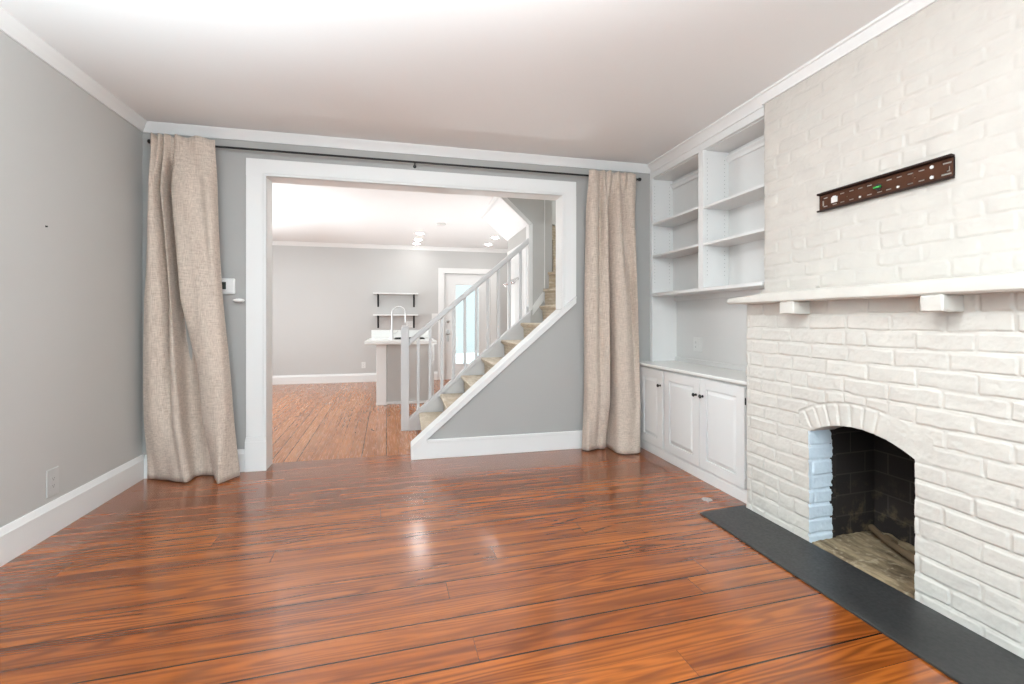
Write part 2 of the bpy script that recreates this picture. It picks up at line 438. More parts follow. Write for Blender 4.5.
# ------------------------------------------------------------------ stairs
st = thing('staircase', 'carpeted staircase with pale grey wooden railing rising right behind the half wall', 'staircase', (.19, 4.65, 0))
R_, T_ = .195, .228
y0s, y1s = YR + .014, 5.095
for k in range(7):
    x = .19 + T_ * k; z = .191 + R_ * k; zb = max(.0, z - R_)
    b = bmn()
    last = (k == 6)
    xe = 1.86 if last else x + T_ + .02
    prof = [(x + .02, zb), (x + .016, z - .06), (x - .004, z - .042), (x - .02, z - .026), (x - .022, z - .010), (x - .013, z - .001), (x + .01, z), (xe, z), (xe, zb)]
    if last: prof[-2:] = [(1.58, z), (1.58, zb)]
    prism(b, prof, 'y', y0s, y1s)
    obj('carpeted_step', b, M['carpet'], st, smooth=True)
def wind(line, z):
    (xa, ya), (xb, yb_) = line
    b = bmn()
    fx = XR - .02
    pts = [(xa, ya)]
    pts.append((xb, yb_))
    if yb_ <= y0s + .001: pts.append((fx, y0s))
    pts += [(fx, 6.2), (1.72, 6.2), (1.72, ya if ya > 5.1 else 5.12)]
    out = []
    for p in pts:
        if not out or (abs(out[-1][0] - p[0]) + abs(out[-1][1] - p[1])) > 1e-4: out.append(p)
    prism(b, out, 'z', z - R_, z - .03)
    # nosing slab pushed a little beyond the riser
    nx, ny = -(yb_ - ya), (xb - xa); L = math.hypot(nx, ny); nx, ny = nx / L, ny / L
    if nx > 0 or (abs(nx) < .05 and ny > 0): nx, ny = -nx, -ny
    o2 = [(out[0][0] + nx * .022, out[0][1] + ny * .022), (out[1][0] + nx * .022, max(y0s, out[1][1] + ny * .022))] + out[2:]
    prism(b, o2, 'z', z - .03, z)
    obj('carpeted_step', b, M['carpet'], st, bevel=.008)
zs = .191 + R_ * 6
wind([(1.60, 5.095), (1.80, y0s)], zs + R_)
wind([(1.650, 5.095), (2.35, y0s)], zs + 2 * R_)
wind([(1.705, 5.10), (XR - .02, 4.70)], zs + 3 * R_)
wind([(1.722, 5.16), (XR - .02, 5.25)], zs + 4 * R_)
wind([(1.722, 5.21), (XR - .02, 5.85)], zs + 5 * R_)
# string with cap, skirt
sz = lambda x: .075 + .857 * x
b = bmn()
prism(b, [(.066, 0), (1.43, 0), (1.43, sz(1.43) - .05), (.066, sz(.066) - .05)], 'y', 5.10, 5.165)
obj('stringer', b, M['rail'], st)
b = bmn()
prism(b, [(.066, sz(.066) - .05), (1.43, sz(1.43) - .05), (1.43, sz(1.43)), (.066, sz(.066))], 'y', 5.082, 5.185)
obj('stringer_cap', b, M['rail'], st, .004)
b = bmn(); box(b, -.019, .066, 5.10, 5.185, 0, 1.115)
prism(b, [(-.019, 1.115), (.066, 1.115), (.058, 1.135), (-.011, 1.135)], 'y', 5.106, 5.179)
obj('newel_post', b, M['rail'], st, .004)
rz = lambda x: .967 + .859 * (x - .082)
b = bmn()
prism(b, [(.066, rz(.066) - .04), (1.425, rz(1.425) - .04), (1.425, rz(1.425) + .035), (.066, rz(.066) + .035)], 'y', 5.112, 5.172)
obj('handrail', b, M['rail'], st, .012)
for i in range(10):
    x = .164 + .1285 * i
    b = bmn(); h = .0155
    prism(b, [(x - h, sz(x - h)), (x + h, sz(x + h)), (x + h, rz(x + h) - .04), (x - h, rz(x - h) - .04)], 'y', 5.142 - h, 5.142 + h)
    obj('baluster', b, M['rail'], st, .002)
b = bmn()   # skirt board on the enclosing wall, up to its end
prism(b, [(1.46, 1.25), (1.60, sz(1.60) - .02), (1.60, sz(1.6) + .10), (1.46, sz(1.46) + .03)], 'y', 5.108, 5.125)
obj('skirt_board', b, M['trim'], st, .003)

# stair enclosure beyond the railing
b = bmn()
prism(b, [(1.43, 1.05), (1.70, 1.05), (1.70, 4.2), (1.08, 4.2), (1.08, 2.62), (1.43, 2.31)], 'y', 5.125, 5.20)
struct('wall_stair_side', b, M['wall'], 'grey wall at the head of the railing beside the upper stairs', 'wall')
b = bmn()
box(b, 1.43, 1.50, 5.20, 6.25, 0, 2.31); box(b, 1.50, 1.72, 6.18, 6.25, 0, 2.31); box(b, 1.72, XR, 6.22, 6.32, 0, 4.6)
struct('wall_stair_closet', b, M['wall'], 'grey closet wall under the upper stairs with a white door', 'wall')
b = bmn()
prism(b, [(1.43, 2.31), (1.50, 2.31), (1.08, 2.70), (1.08, 2.62)], 'y', 5.20, 6.32)
struct('ceiling_stair_soffit', b, M['ceil'], 'white sloped soffit under the upper stairs', 'ceiling')
b = bmn()
prism(b, [(1.405, 2.295), (1.455, 2.31), (1.10, 2.64), (1.065, 2.60)], 'y', 5.10, 5.125)
prism(b, [(1.412, sz(1.412)), (1.457, sz(1.457)), (1.457, 2.31), (1.412, 2.29)], 'y', 5.10, 5.125)
box(b, 1.412, 1.43, 5.125, 5.23, 1.35, 2.31)
prism(b, [(1.60, 1.40), (1.612, 1.40), (1.612, 2.9), (1.60, 2.9)], 'y', 5.115, 5.125)
struct('trim_6', b, M['trim'], 'white corner trim post and sloped edge where the railing ends', 'trim', .003)
b = bmn()
prism(b, [(1.08, KZ - .045), (1.08, KZ), (1.045, KZ), (1.05, KZ - .02), (1.07, KZ - .04)], 'y', 5.12, 6.32)
struct('trim_7', b, M['trim'], 'white crown moulding along the top of the sloped stair soffit', 'moulding', smooth=True)
b = bmn(); box(b, .98, XR + .1, YB, 6.4, 4.6, 4.7)
struct('ceiling_stairwell', b, M['ceil'], 'ceiling high above the stairwell', 'ceiling')
b = bmn(); box(b, .98, 1.08, YR, 6.32, KZ + .1, 4.6)
struct('wall_stairwell', b, M['wall'], 'upper side wall of the stairwell', 'wall')
# closet door on the wall facing left
d2 = bmn()
box(d2, 1.414, 1.43, 5.28, 6.11, 0, 2.04)
d2o = struct('door_1', d2, M['trim'], 'white closet door seen between the balusters, chrome hooks on it', 'door')
b = bmn()
for za, zb in ((.15, .9), (1.02, 1.93)):
    for ya, yc in ((5.36, 5.66), (5.73, 6.03)):
        for args in ((ya, yc, za, za + .02), (ya, yc, zb - .02, zb), (ya, ya + .02, za + .02, zb - .02), (yc - .02, yc, za + .02, zb - .02)):
            box(b, 1.409, 1.414, *args)
obj('panel_moulding', b, M['trim'], d2o)
b = bmn()
box(b, 1.404, 1.43, 5.20, 5.28, 0, 2.04); box(b, 1.404, 1.43, 6.11, 6.19, 0, 2.04); box(b, 1.402, 1.43, 5.20, 6.19, 2.04, 2.13)
struct('trim_8', b, M['trim'], 'white casing around the closet door', 'door casing', .003)
hk = thing('coat_hook_rack', 'chrome hook rack on the white closet door behind the balusters', 'hook', (1.414, 5.72, 1.66))
b = bmn(); box(b, 1.400, 1.409, 5.45, 6.0, 1.70, 1.735); obj('mounting_plate', b, M['brass'], hk, .002)
for yy in (5.52, 5.66, 5.80, 5.93):
    b = bmn()
    tube(b, [(1.40, yy, 1.72), (1.37, yy, 1.70), (1.345, yy, 1.66), (1.335, yy, 1.645), (1.322, yy, 1.655)], .009, 10)
    lathe(b, [(.004, -.02), (.018, -.012), (.023, 0), (.018, .012), (.004, .02)], axis_m((1.318, yy, 1.665), (0, 0, 1)), 14)
    obj('hook', b, M['chrome'], hk, smooth=True)

# entrance door
b = bmn()
dx0, dx1, dz1 = .815, 1.75, 2.125; gx0, gx1, gz0, gz1 = 1.03, 1.52, .30, 1.91; ya, yc = YF + .02, YF + .065
box(b, dx0, gx0, ya, yc, 0.005, dz1); box(b, gx1, dx1, ya, yc, .005, dz1); box(b, gx0, gx1, ya, yc, .005, gz0); box(b, gx0, gx1, ya, yc, gz1, dz1)
d1 = struct('door_2', b, M['trim'], 'white entrance door with a tall glass pane in the far wall', 'door', .003)
b = bmn()
for a in ((gx0 - .02, gx0 + .012, gz0 - .02, gz1 + .02), (gx1 - .012, gx1 + .02, gz0 - .02, gz1 + .02)): box(b, a[0], a[1], ya - .01, ya + .002, a[2], a[3])
for zz in (gz0 - .02, gz1 - .012): box(b, gx0 + .012, gx1 - .012, ya - .01, ya + .002, zz, zz + .032)
obj('glazing_bead', b, M['trim'], d1, .002)
b = bmn(); box(b, gx0, gx1, ya + .018, ya + .026, gz0, gz1); obj('pane', b, M['glass'], d1)
b = bmn(); lathe(b, [(.03, 0), (.03, .01), (.02, .02), (.001, .022)], axis_m((.885, ya, 1.17), (0, -1, 0)), 16); obj('deadbolt', b, M['brass'], d1, smooth=True)
b = bmn(); lathe(b, [(.03, 0), (.03, .008), (.012, .012), (.012, .03), (.026, .04), (.03, .055), (.022, .068), (.001, .072)], axis_m((.885, ya, .92), (0, -1, 0)), 16)
box(b, .862, .908, ya - .006, ya, .76, 1.0)
obj('door_knob', b, M['brass'], d1, smooth=True)
b = bmn()
box(b, .69, .815, YF - .02, YF, 0, 2.13); box(b, 1.75, 1.88, YF - .02, YF, 0, 2.13); box(b, .69, 1.88, YF - .022, YF, 2.13, 2.24)
box(b, .80, .812, YF - .03, YF - .02, 0, 2.13); box(b, .80, 1.765, YF - .03, YF - .022, 2.13, 2.142)
struct('trim_9', b, M['trim'], 'white casing around the entrance door', 'door casing', .003)
b = bmn(); box(b, -.2, 3.0, YF + .12, 12.4, -.14, -.03)
struct('floor_porch', b, M['porch_floor'], 'salmon porch floor outside the entrance door', 'floor')
b = bmn(); box(b, -.2, 3.0, 11.6, 11.7, .36, 3.0)
for k in range(12): box(b, -.2, 3.0, 11.588, 11.6, .36 + .22 * k, .36 + .22 * k + .19)
struct('wall_porch', b, M['porch_wall'], 'pale blue boarded wall outside the entrance door', 'wall')

# ------------------------------------------------------------------ kitchen things
isl = thing('kitchen_island', 'low kitchen island with grey panels and a white corner post', 'kitchen island', (0, 7.1, 0))
b = bmn(); box(b, -.225, .40, 6.76, 7.5, .035, .855); obj('body', b, M['wall'], isl, .003)
b = bmn(); box(b, -.36, -.225, 6.70, 6.84, 0, .855); obj('corner_post', b, M['trim'], isl, .004)
b = bmn(); box(b, -.225, .41, 6.735, 7.51, 0, .035); box(b, -.365, -.22, 6.695, 6.84, 0, .03); obj('base_rail', b, M['trim'], isl, .003)
b = bmn(); box(b, .37, .44, 6.72, 6.80, 0, .855); obj('corner_post', b, M['wall_k'], isl, .004)
ct = thing('island_worktop', 'white worktop with a raised rear board on the kitchen island', 'worktop', (-.03, 7.0, .855))
b = bmn(); box(b, -.505, .46, 6.52, 7.62, .86, .91); obj('slab', b, M['counter'], ct, .008)
b = bmn(); box(b, -.485, .44, 7.57, 7.61, .91, 1.035); obj('splash_board', b, M['counter'], ct, .004)
b = bmn()
box(b, -.10, .30, 7.02, 7.04, .911, .925); box(b, -.10, .30, 7.38, 7.40, .911, .925); box(b, -.12, -.10, 7.02, 7.40, .911, .925); box(b, .30, .32, 7.02, 7.40, .911, .925)
sk = thing('sink', 'dark rimmed sink set into the white island worktop', 'sink', (.1, 7.2, .91))
obj('rim', b, M['blackiron'], sk, .003)
b = bmn(); box(b, -.10, .30, 7.04, 7.38, .911, .915); obj('basin', b, M['dark'], sk)
fa = thing('kitchen_faucet', 'chrome gooseneck faucet on the island worktop', 'faucet', (-.16, 7.25, .91))
b = bmn(); lathe(b, [(.028, 0), (.028, .012), (.02, .02), (.018, .12), (.014, .14)], axis_m((-.16, 7.25, .911), (0, 0, 1)), 16); obj('base', b, M['satin'], fa, smooth=True)
b = bmn()
path = [(-.16, 7.25, 1.04), (-.16, 7.25, 1.30)]
for k in range(1, 12):
    a = PI - k * PI / 12; path.append((-.06 + .10 * math.cos(a), 7.25, 1.30 + .10 * math.sin(a)))
path += [(.04, 7.25, 1.29), (.042, 7.25, 1.25)]
tube(b, path, .011, 12); obj('neck', b, M['satin'], fa, smooth=True)
b = bmn(); tube(b, [(.042, 7.25, 1.25), (.043, 7.25, 1.16)], [.014, .017], 12); obj('spray_head', b, M['satin'], fa, smooth=True)
b = bmn(); tube(b, [(-.142, 7.25, .99), (-.10, 7.25, 1.0), (-.07, 7.25, 1.03)], .007, 10); obj('lever', b, M['satin'], fa, smooth=True)
ws = thing('wall_shelf', 'upper white shelf on black brackets on the far wall', 'shelf', (-.128, 9.2, 1.69), 'kitchen wall shelves')
b = bmn(); box(b, -.545, .29, 9.06, YF - .001, 1.69, 1.715); obj('board', b, M['trim'], ws, .002)
for x in (-.465, .215):
    b = bmn(); box(b, x - .016, x + .016, YF - .007, YF - .001, 1.45, 1.69); box(b, x - .016, x + .016, 9.10, YF - .007, 1.683, 1.69)
    prism(b, [(9.12, 1.683), (9.14, 1.683), (YF - .007, 1.52), (YF - .007, 1.50)], 'x', x - .006, x + .006)
    obj('bracket', b, M['blackiron'], ws)
clone(ws, (0, 0, -.412), 'lower white shelf on black brackets on the far wall')
def outlet(loc, n, w, h, mat, label, cat='outlet', kind='duplex', name='wall_outlet'):
    """n: axis the plate faces ('x','-x','-y')"""
    t = thing(name, label, cat, loc)
    x, y, z = loc
    def bx(b, u0, u1, z0, z1, d0, d1):
        if n == '-y': box(b, x + u0, x + u1, y - d1, y - d0, z + z0, z + z1)
        elif n == 'x': box(b, x + d0, x + d1, y + u0, y + u1, z + z0, z + z1)
        else: box(b, x - d1, x - d0, y + u0, y + u1, z + z0, z + z1)
    b = bmn(); bx(b, -w / 2, w / 2, -h / 2, h / 2, .0, .006); obj('cover_plate', b, mat, t, .002)
    gangs = max(1, round(w / .075))
    for gi in range(gangs):
        u = (gi - (gangs - 1) / 2) * .046
        if kind == 'switch' or (kind == 'mixed' and gi == 0):
            b = bmn(); bx(b, u - .016, u + .016, -.033, .033, .006, .009); obj('rocker', b, mat, t, .001); continue
        for s in (-1, 1):
            b = bmn(); bx(b, u - .017, u + .017, s * .02 - .014, s * .02 + .014, .006, .008); so = obj('socket', b, mat, t, .001)
            b = bmn()
            for q in (-.007, .006): bx(b, u + q - .001, u + q + .001, s * .02 - .002, s * .02 + .006, .008, .0084)
            bx(b, u - .0025, u + .0025, s * .02 - .010, s * .02 - .006, .008, .0084)
            obj('slots', b, M['dark'], so)
    return t
outlet((-.737, YF, .325), '-y', .075, .12, M['plastic'], 'white outlet low on the far wall left of the island')
outlet((.13, YF, 1.11), '-y', .13, .125, M['plastic'], 'white outlet plate on the far wall beneath the lower wall shelf', kind='duplex')
outlet((.622, YF, 1.265), '-y', .12, .12, M['plastic'], 'white switch plate beside the entrance door casing', 'switch', 'switch', 'light_switch')
def downlight(x, y, lab):
    t = thing('recessed_downlight', lab, 'ceiling light', (x, y, KZ), 'recessed downlights')
    b = bmn(); lathe(b, [(.062, 0), (.085, 0), (.085, .006), (.075, .009), (.062, .006)], axis_m((x, y, KZ), (0, 0, -1)), 28); obj('trim_ring', b, M['trim'], t, smooth=True)
    b = bmn(); lathe(b, [(.061, 0), (.061, .009), (.05, .016), (.03, .020), (.001, .021)], axis_m((x, y, KZ), (0, 0, -1)), 28); obj('lens', b, M['lamp'], t)
    return t
d0 = downlight(.28, 7.85, 'lit round downlight, nearest of the left row on the far ceiling')
clone(d0, (-.012, .62, 0), 'lit round downlight, middle of the left row on the far ceiling')
clone(d0, (-.03, 1.05, 0), 'lit round downlight, farthest of the left row on the far ceiling')
clone(d0, (1.30, .08, 0), 'lit round downlight, nearer of the two by the entrance door')
clone(d0, (1.32, .85, 0), 'lit round downlight, farther of the two by the entrance door')
b = bmn(); lathe(b, [(.075, 0), (.075, .02), (.06, .03), (.001, .032)], axis_m((.56, 7.0, KZ), (0, 0, -1)), 28)
tag(obj('smoke_detector', b, M['plastic'], smooth=True), 'flat round smoke detector on the ceiling beyond the opening', 'smoke detector')

# ------------------------------------------------------------------ curtain rod and curtains
rod = thing('curtain_rod', 'thin black curtain rod across the top of the wide opening', 'curtain rod', (.18, 3.96, 2.53))
b = bmn(); tube(b, [(-1.82, 3.96, 2.53), (2.17, 3.96, 2.528)], .0085, 14); obj('pole', b, M['black'], rod, smooth=True)
for x, s in ((-1.82, -1), (2.17, 1)):
    b = bmn(); lathe(b, [(.010, 0), (.016, .004), (.016, .022), (.010, .028), (.001, .029)], axis_m((x, 3.96, 2.529), (s, 0, 0)), 16); obj('finial', b, M['black'], rod, smooth=True)
for x in (-1.80, .10, 2.15):
    b = bmn(); tube(b, [(x, YB, 2.515), (x, 3.98, 2.515), (x, 3.96, 2.519)], .005, 8); lathe(b, [(.014, 0), (.014, .006)], axis_m((x, YB, 2.515), (0, -1, 0)), 14)
    obj('bracket', b, M['black'], rod, smooth=True)

def catmull(P, n):
    P = [Vector(p) for p in P]; out = []
    m = len(P) - 1
    for i in range(n):
        t = i / (n - 1) * m; k = min(int(t), m - 1); f = t - k
        p0, p1, p2, p3 = P[max(k - 1, 0)], P[k], P[k + 1], P[min(k + 2, m)]
        out.append(.5 * ((2 * p1) + (p2 - p0) * f + (2 * p0 - 5 * p1 + 4 * p2 - p3) * f * f + (3 * p1 - p0 - 3 * p2 + p3) * f ** 3))
    return out
def curtain(levels, lab, ncol=150, nrow=70, seed=1):
    """levels: [(z, [(x,y)...])] from the top down, same number of points in each"""
    rnd = random.Random(seed)
    cols = [catmull([(x, y, 0) for x, y in pl], ncol) for _, pl in levels]
    zz = [z for z, _ in levels]
    b = bmn(); grid = []
    for r in range(nrow):
        t = r / (nrow - 1); z = zz[0] + (zz[-1] - zz[0]) * t
        k = 0
        while k < len(zz) - 2 and z < zz[k + 1]: k += 1
        f = (zz[k] - z) / (zz[k] - zz[k + 1]); f = min(max(f, 0), 1); f = f * f * (3 - 2 * f) if k in (0,) else f
        row = []
        for c in range(ncol):
            p = cols[k][c].lerp(cols[k + 1][c], f)
            s = c / (ncol - 1)
            wob = .0035 * math.sin(9 * s * 6.28 + 2.3 * z) + .004 * math.sin(4.1 * z + 17 * s)
            row.append(b.verts.new((p.x + wob * .4, p.y + wob, z + (.006 * math.sin(31 * s) if r == 0 else 0))))
        grid.append(row)
    for r in range(nrow - 1):
        for c in range(ncol - 1): b.faces.new((grid[r][c], grid[r][c + 1], grid[r + 1][c + 1], grid[r + 1][c]))
    o = obj('curtain', b, M['linen'], smooth=True)
    for p in o.data.polygons: p.use_smooth = True
    m = o.modifiers.new('solid', 'SOLIDIFY'); m.thickness = .003; m.offset = 0
    tag(o, lab, 'curtain', 'linen curtains')
    return o
def pleats(x0, x1, n, y, a):
    return [(x0 + (x1 - x0) * i / (n - 1), y + (a if i % 2 else -a)) for i in range(n)]
topL = [(-1.815, 3.937), (-1.797, 3.912), (-1.777, 3.937), (-1.757, 3.908), (-1.737, 3.937), (-1.717, 3.905), (-1.697, 3.93), (-1.68, 3.937), (-1.66, 3.93), (-1.635, 3.902), (-1.58, 3.937), (-1.51, 3.904), (-1.44, 3.932), (-1.395, 3.937)]
q1L = [(-1.83, 3.975), (-1.822, 3.92), (-1.80, 3.905), (-1.785, 3.93), (-1.765, 4.0), (-1.748, 3.93), (-1.728, 3.905), (-1.722, 4.025), (-1.675, 4.02), (-1.668, 3.895), (-1.58, 3.88), (-1.48, 3.905), (-1.41, 3.885), (-1.385, 3.965)]
midL = [(-1.855, 3.985), (-1.850, 3.91), (-1.79, 3.875), (-1.735, 3.90), (-1.703, 4.00), (-1.680, 3.905), (-1.665, 3.885), (-1.660, 4.03), (-1.598, 4.03), (-1.590, 3.87), (-1.49, 3.845), (-1.41, 3.845), (-1.355, 3.875), (-1.345, 3.955)]
lowL = [(-1.865, 4.00), (-1.860, 3.94), (-1.81, 3.895), (-1.735, 3.865), (-1.68, 3.885), (-1.64, 3.848), (-1.595, 3.85), (-1.588, 4.01), (-1.505, 4.025), (-1.462, 4.01), (-1.452, 3.86), (-1.33, 3.805), (-1.275, 3.83), (-1.265, 3.93)]
botL = [(-1.875, 4.008), (-1.85, 3.985), (-1.79, 3.965), (-1.71, 3.935), (-1.63, 3.885), (-1.575, 3.848), (-1.540, 3.855), (-1.53, 3.975), (-1.455, 3.985), (-1.405, 3.965), (-1.365, 3.86), (-1.315, 3.755), (-1.290, 3.775), (-1.215, 3.925)]
curtain([(2.575, topL), (2.15, q1L), (1.35, midL), (.45, lowL), (.006, botL)], 'oatmeal linen curtain left of the opening, hem flaring onto the floor', seed=3)
topR = [(1.66, 3.937), (1.70, 3.915), (1.74, 3.915), (1.775, 3.937), (1.80, 3.908), (1.835, 3.937), (1.865, 3.908), (1.90, 3.937), (1.94, 3.908), (1.975, 3.937), (2.01, 3.906), (2.05, 3.937), (2.09, 3.912), (2.135, 3.937)]
q1R = [(1.65, 3.985), (1.665, 3.925), (1.73, 3.905), (1.775, 3.975), (1.80, 3.92), (1.835, 3.905), (1.868, 3.985), (1.882, 4.018), (1.92, 3.905), (1.965, 3.895), (2.005, 3.985), (2.05, 3.91), (2.10, 3.905), (2.135, 3.96)]
midR = [(1.635, 3.99), (1.645, 3.92), (1.71, 3.88), (1.765, 3.93), (1.80, 3.895), (1.845, 3.895), (1.862, 4.01), (1.89, 4.025), (1.915, 3.90), (1.98, 3.855), (2.04, 3.88), (2.085, 3.95), (2.12, 3.88), (2.145, 3.955)]
lowR = [(1.63, 3.985), (1.64, 3.91), (1.70, 3.87), (1.755, 3.89), (1.80, 3.865), (1.845, 3.885), (1.855, 4.01), (1.897, 4.02), (1.900, 3.86), (1.95, 3.80), (2.02, 3.80), (2.08, 3.85), (2.12, 3.835), (2.14, 3.93)]
botR = [(1.60, 3.965), (1.635, 3.905), (1.69, 3.93), (1.75, 3.965), (1.79, 3.945), (1.825, 3.955), (1.845, 4.01), (1.868, 3.995), (1.868, 3.84), (1.885, 3.765), (1.95, 3.735), (2.03, 3.735), (2.085, 3.77), (2.115, 3.86)]
curtain([(2.57, topR), (2.15, q1R), (1.35, midR), (.45, lowR), (.008, botR)], 'oatmeal linen curtain hanging between the opening and the bookcase', seed=5)

# ------------------------------------------------------------------ small wall things
outlet((XL, 3.115, .287), 'x', .09, .15, M['greyplastic'], 'grey outlet low on the left wall above the baseboard')
b = bmn(); lathe(b, [(.010, 0), (.010, .003), (.004, .004), (.004, .012), (.009, .013), (.001, .015)], axis_m((XL, 3.07, 1.716), (1, 0, 0)) @ Matrix.Scale(.55, 4), 14)
tag(obj('wall_nail', b, M['dark'], smooth=True), 'small dark nail head in the plain left wall', 'nail')
th = thing('thermostat', 'white wall thermostat with a grey screen beside the left curtain', 'thermostat', (-1.36, YB, 1.462))
b = bmn(); box(b, -1.435, -1.283, YB - .024, YB, 1.40, 1.525); obj('housing', b, M['plastic'], th, .01)
b = bmn(); box(b, -1.42, -1.345, YB - .026, YB - .0235, 1.438, 1.495); obj('screen', b, M['screen'], th)
b = bmn(); box(b, -1.335, -1.295, YB - .0265, YB - .0235, 1.412, 1.424); obj('button', b, M['plastic'], th, .002)
hb = thing('curtain_holdback', 'white turned curtain peg sticking out beside the left door casing', 'curtain holdback', (-1.245, YB, 1.355))
b = bmn(); lathe(b, [(.012, 0), (.014, .004), (.008, .01), (.008, .05)], axis_m((-1.235, YB, 1.352), (0, -1, 0)), 14); obj('stem', b, M['plastic'], hb, smooth=True)
b = bmn(); lathe(b, [(.001, -.046), (.008, -.038), (.015, -.018), (.017, 0), (.014, .016), (.007, .028), (.005, .036)], axis_m((-1.245, YB - .045, 1.352), (1, 0, 0)), 16); obj('peg', b, M['plastic'], hb, smooth=True)

# ------------------------------------------------------------------ bookcase, base cabinet
XS, YL, YE, XBK = 2.335, 4.037, 2.588, 2.625
bk = thing('bookcase', 'white built-in bookcase of two bays above the base cabinet', 'bookcase', (2.45, 3.3, .80))
b = bmn(); box(b, XS, XBK, YL - .022, YL, .80, 2.56); box(b, XS, XS + .02, YL - .045, YL - .022, .80, 2.56); obj('side_panel', b, M['cab'], bk, .002)
b = bmn(); box(b, XBK - .012, XBK, YE, YL - .022, .80, 1.43); box(b, XBK - .03, XBK - .012, YE, YL - .022, .80, .838); obj('niche_back', b, M['bookback'], bk)
b = bmn(); box(b, XBK - .05, XBK, YE, YL - .022, 1.45, 2.56); obj('back_panel', b, M['bookback'], bk)
b = bmn(); box(b, XS, XBK - .05, 3.225, 3.285, 1.455, 2.56); obj('divider', b, M['cab'], bk, .002)
b = bmn(); box(b, XS - .012, XBK - .012, YE, YL - .022, 1.428, 1.455); obj('shelf', b, M['cab'], bk, .003)
b = bmn(); box(b, XBK - .04, XBK - .013, 2.66, YL - .022, 1.385, 1.428); obj('shelf_cleat', b, M['cab'], bk, .002)
b = bmn(); box(b, XS + .03, XBK - .05, YE, YL - .022, 2.555, 2.575); obj('top_panel', b, M['cab'], bk)
for ya, yc in ((3.286, YL - .024), (YE, 3.224)):
    for z in ((2.105, 1.80) if ya > 3 else (2.088, 1.792)):
        b = bmn(); box(b, XS + .004, XBK - .051, ya, yc, z, z + .02); obj('shelf', b, M['cab'], bk, .002)
for ya, yc in ((3.286, YL - .024), (YE, 3.224)):
    b = bmn(); prism(b, [(XBK - .05, 2.47), (XBK - .064, 2.474), (XBK - .07, 2.495), (XBK - .085, 2.51), (XBK - .085, 2.52), (XBK - .05, 2.52)], 'y', ya, yc)
    obj('back_moulding', b, M['cab'], bk)
b = bmn(); box(b, XS, XS + .03, YE, YL, 2.56, CZ - .0); obj('frieze_board', b, M['cab'], bk, .002)
b = bmn(); prism(b, [(XS, CZ - .075), (XS - .01, CZ - .072), (XS - .016, CZ - .05), (XS - .04, CZ - .028), (XS - .046, CZ - .018), (XS - .055, CZ - .014), (XS - .055, CZ), (XS, CZ)], 'y', 2.59, YB - .05)
obj('crown', b, M['trim'], bk, smooth=True)
for yy, sgn in ((YL - .022, -1), (3.225, -1), (3.285, 1)):
    b = bmn()
    for xx in (XS + .04, XBK - .09):
        for k in range(30):
            z = 1.56 + .032 * k
            if any(abs(z - q) < .03 for q in (1.81, 2.11, 2.10, 1.80)): continue
            lathe(b, [(.0032, -.002), (.0032, .0006)], axis_m((xx, yy, z), (0, sgn, 0)), 8)
    obj('peg_holes', b, M['hole'], bk, kind='stuff')

cb = thing('base_cabinet', 'white built-in base cabinet with three raised panel doors under the bookcase', 'cabinet', (2.4, 3.25, 0))
XC = 2.185
b = bmn()
box(b, XC, XC + .02, 2.545, 2.565, .085, .765); box(b, XC, XC + .02, 3.505, 3.535, .085, .765); box(b, XC, XC + .02, 3.93, YL, .085, .765)
box(b, XC, XC + .02, 2.565, YL, .755, .768); box(b, XC, XC + .02, 2.565, YL, .06, .095)
box(b, XC + .02, XR - .002, 2.545, YL, .06, .768)
obj('carcass', b, M['cab'], cb)
b = bmn(); box(b, XC - .008, XC + .01, 2.52, 4.015, 0, .07); prism(b, [(XC - .008, .07), (XC, .084), (XC + .01, .084), (XC + .01, .07)], 'y', 2.52, 4.015)
obj('base_board', b, M['trim'], cb, .002)
def cdoor(ya, yc, za, zb, knob_y, hinge_y):
    b = bmn(); xf = XC - .02; w = .072
    box(b, xf, XC - .001, ya, ya + w, za, zb); box(b, xf, XC - .001, yc - w, yc, za, zb)
    box(b, xf, XC - .001, ya + w, yc - w, za, za + w); box(b, xf, XC - .001, ya + w, yc - w, zb - w, zb)
    d = obj('door', b, M['cab'], cb, .003)
    b = bmn()   # raised centre field with sloped shoulders
    y0, y1, z0, z1 = ya + w, yc - w, za + w, zb - w; s = .032
    A = [b.verts.new(p) for p in ((xf + .014, y0, z0), (xf + .014, y1, z0), (xf + .014, y1, z1), (xf + .014, y0, z1))]
    B = [b.verts.new(p) for p in ((xf + .010, y0 + .008, z0 + .008), (xf + .010, y1 - .008, z0 + .008), (xf + .010, y1 - .008, z1 - .008), (xf + .010, y0 + .008, z1 - .008))]
    D = [b.verts.new(p) for p in ((xf + .0, y0 + s, z0 + s), (xf + .0, y1 - s, z0 + s), (xf + .0, y1 - s, z1 - s), (xf + .0, y0 + s, z1 - s))]
    Z = [b.verts.new(p) for p in ((xf + .018, y0, z0), (xf + .018, y1, z0), (xf + .018, y1, z1), (xf + .018, y0, z1))]
    for P, Q in ((Z, A), (A, B), (B, D)):
        for i in range(4): b.faces.new((P[i], P[(i + 1) % 4], Q[(i + 1) % 4], Q[i]))
    b.faces.new(D); b.faces.new(Z[::-1])
    obj('raised_panel', b, M['cab'], d)
    b = bmn(); lathe(b, [(.010, 0), (.010, .003), (.0055, .006), (.0055, .014), (.013, .020), (.015, .026), (.011, .031), (.001, .033)], axis_m((xf, knob_y, .632), (-1, 0, 0)), 18)
    obj('knob', b, M['black'], d, smooth=True, label='small round black knob')
    for z in (za + .09, zb - .09):
        b = bmn(); tube(b, [(xf + .004, hinge_y, z - .022), (xf + .004, hinge_y, z + .022)], .0045, 10); obj('hinge', b, M['blackiron'] if hinge_y < 2.6 and z > .4 else M['cab'], d)
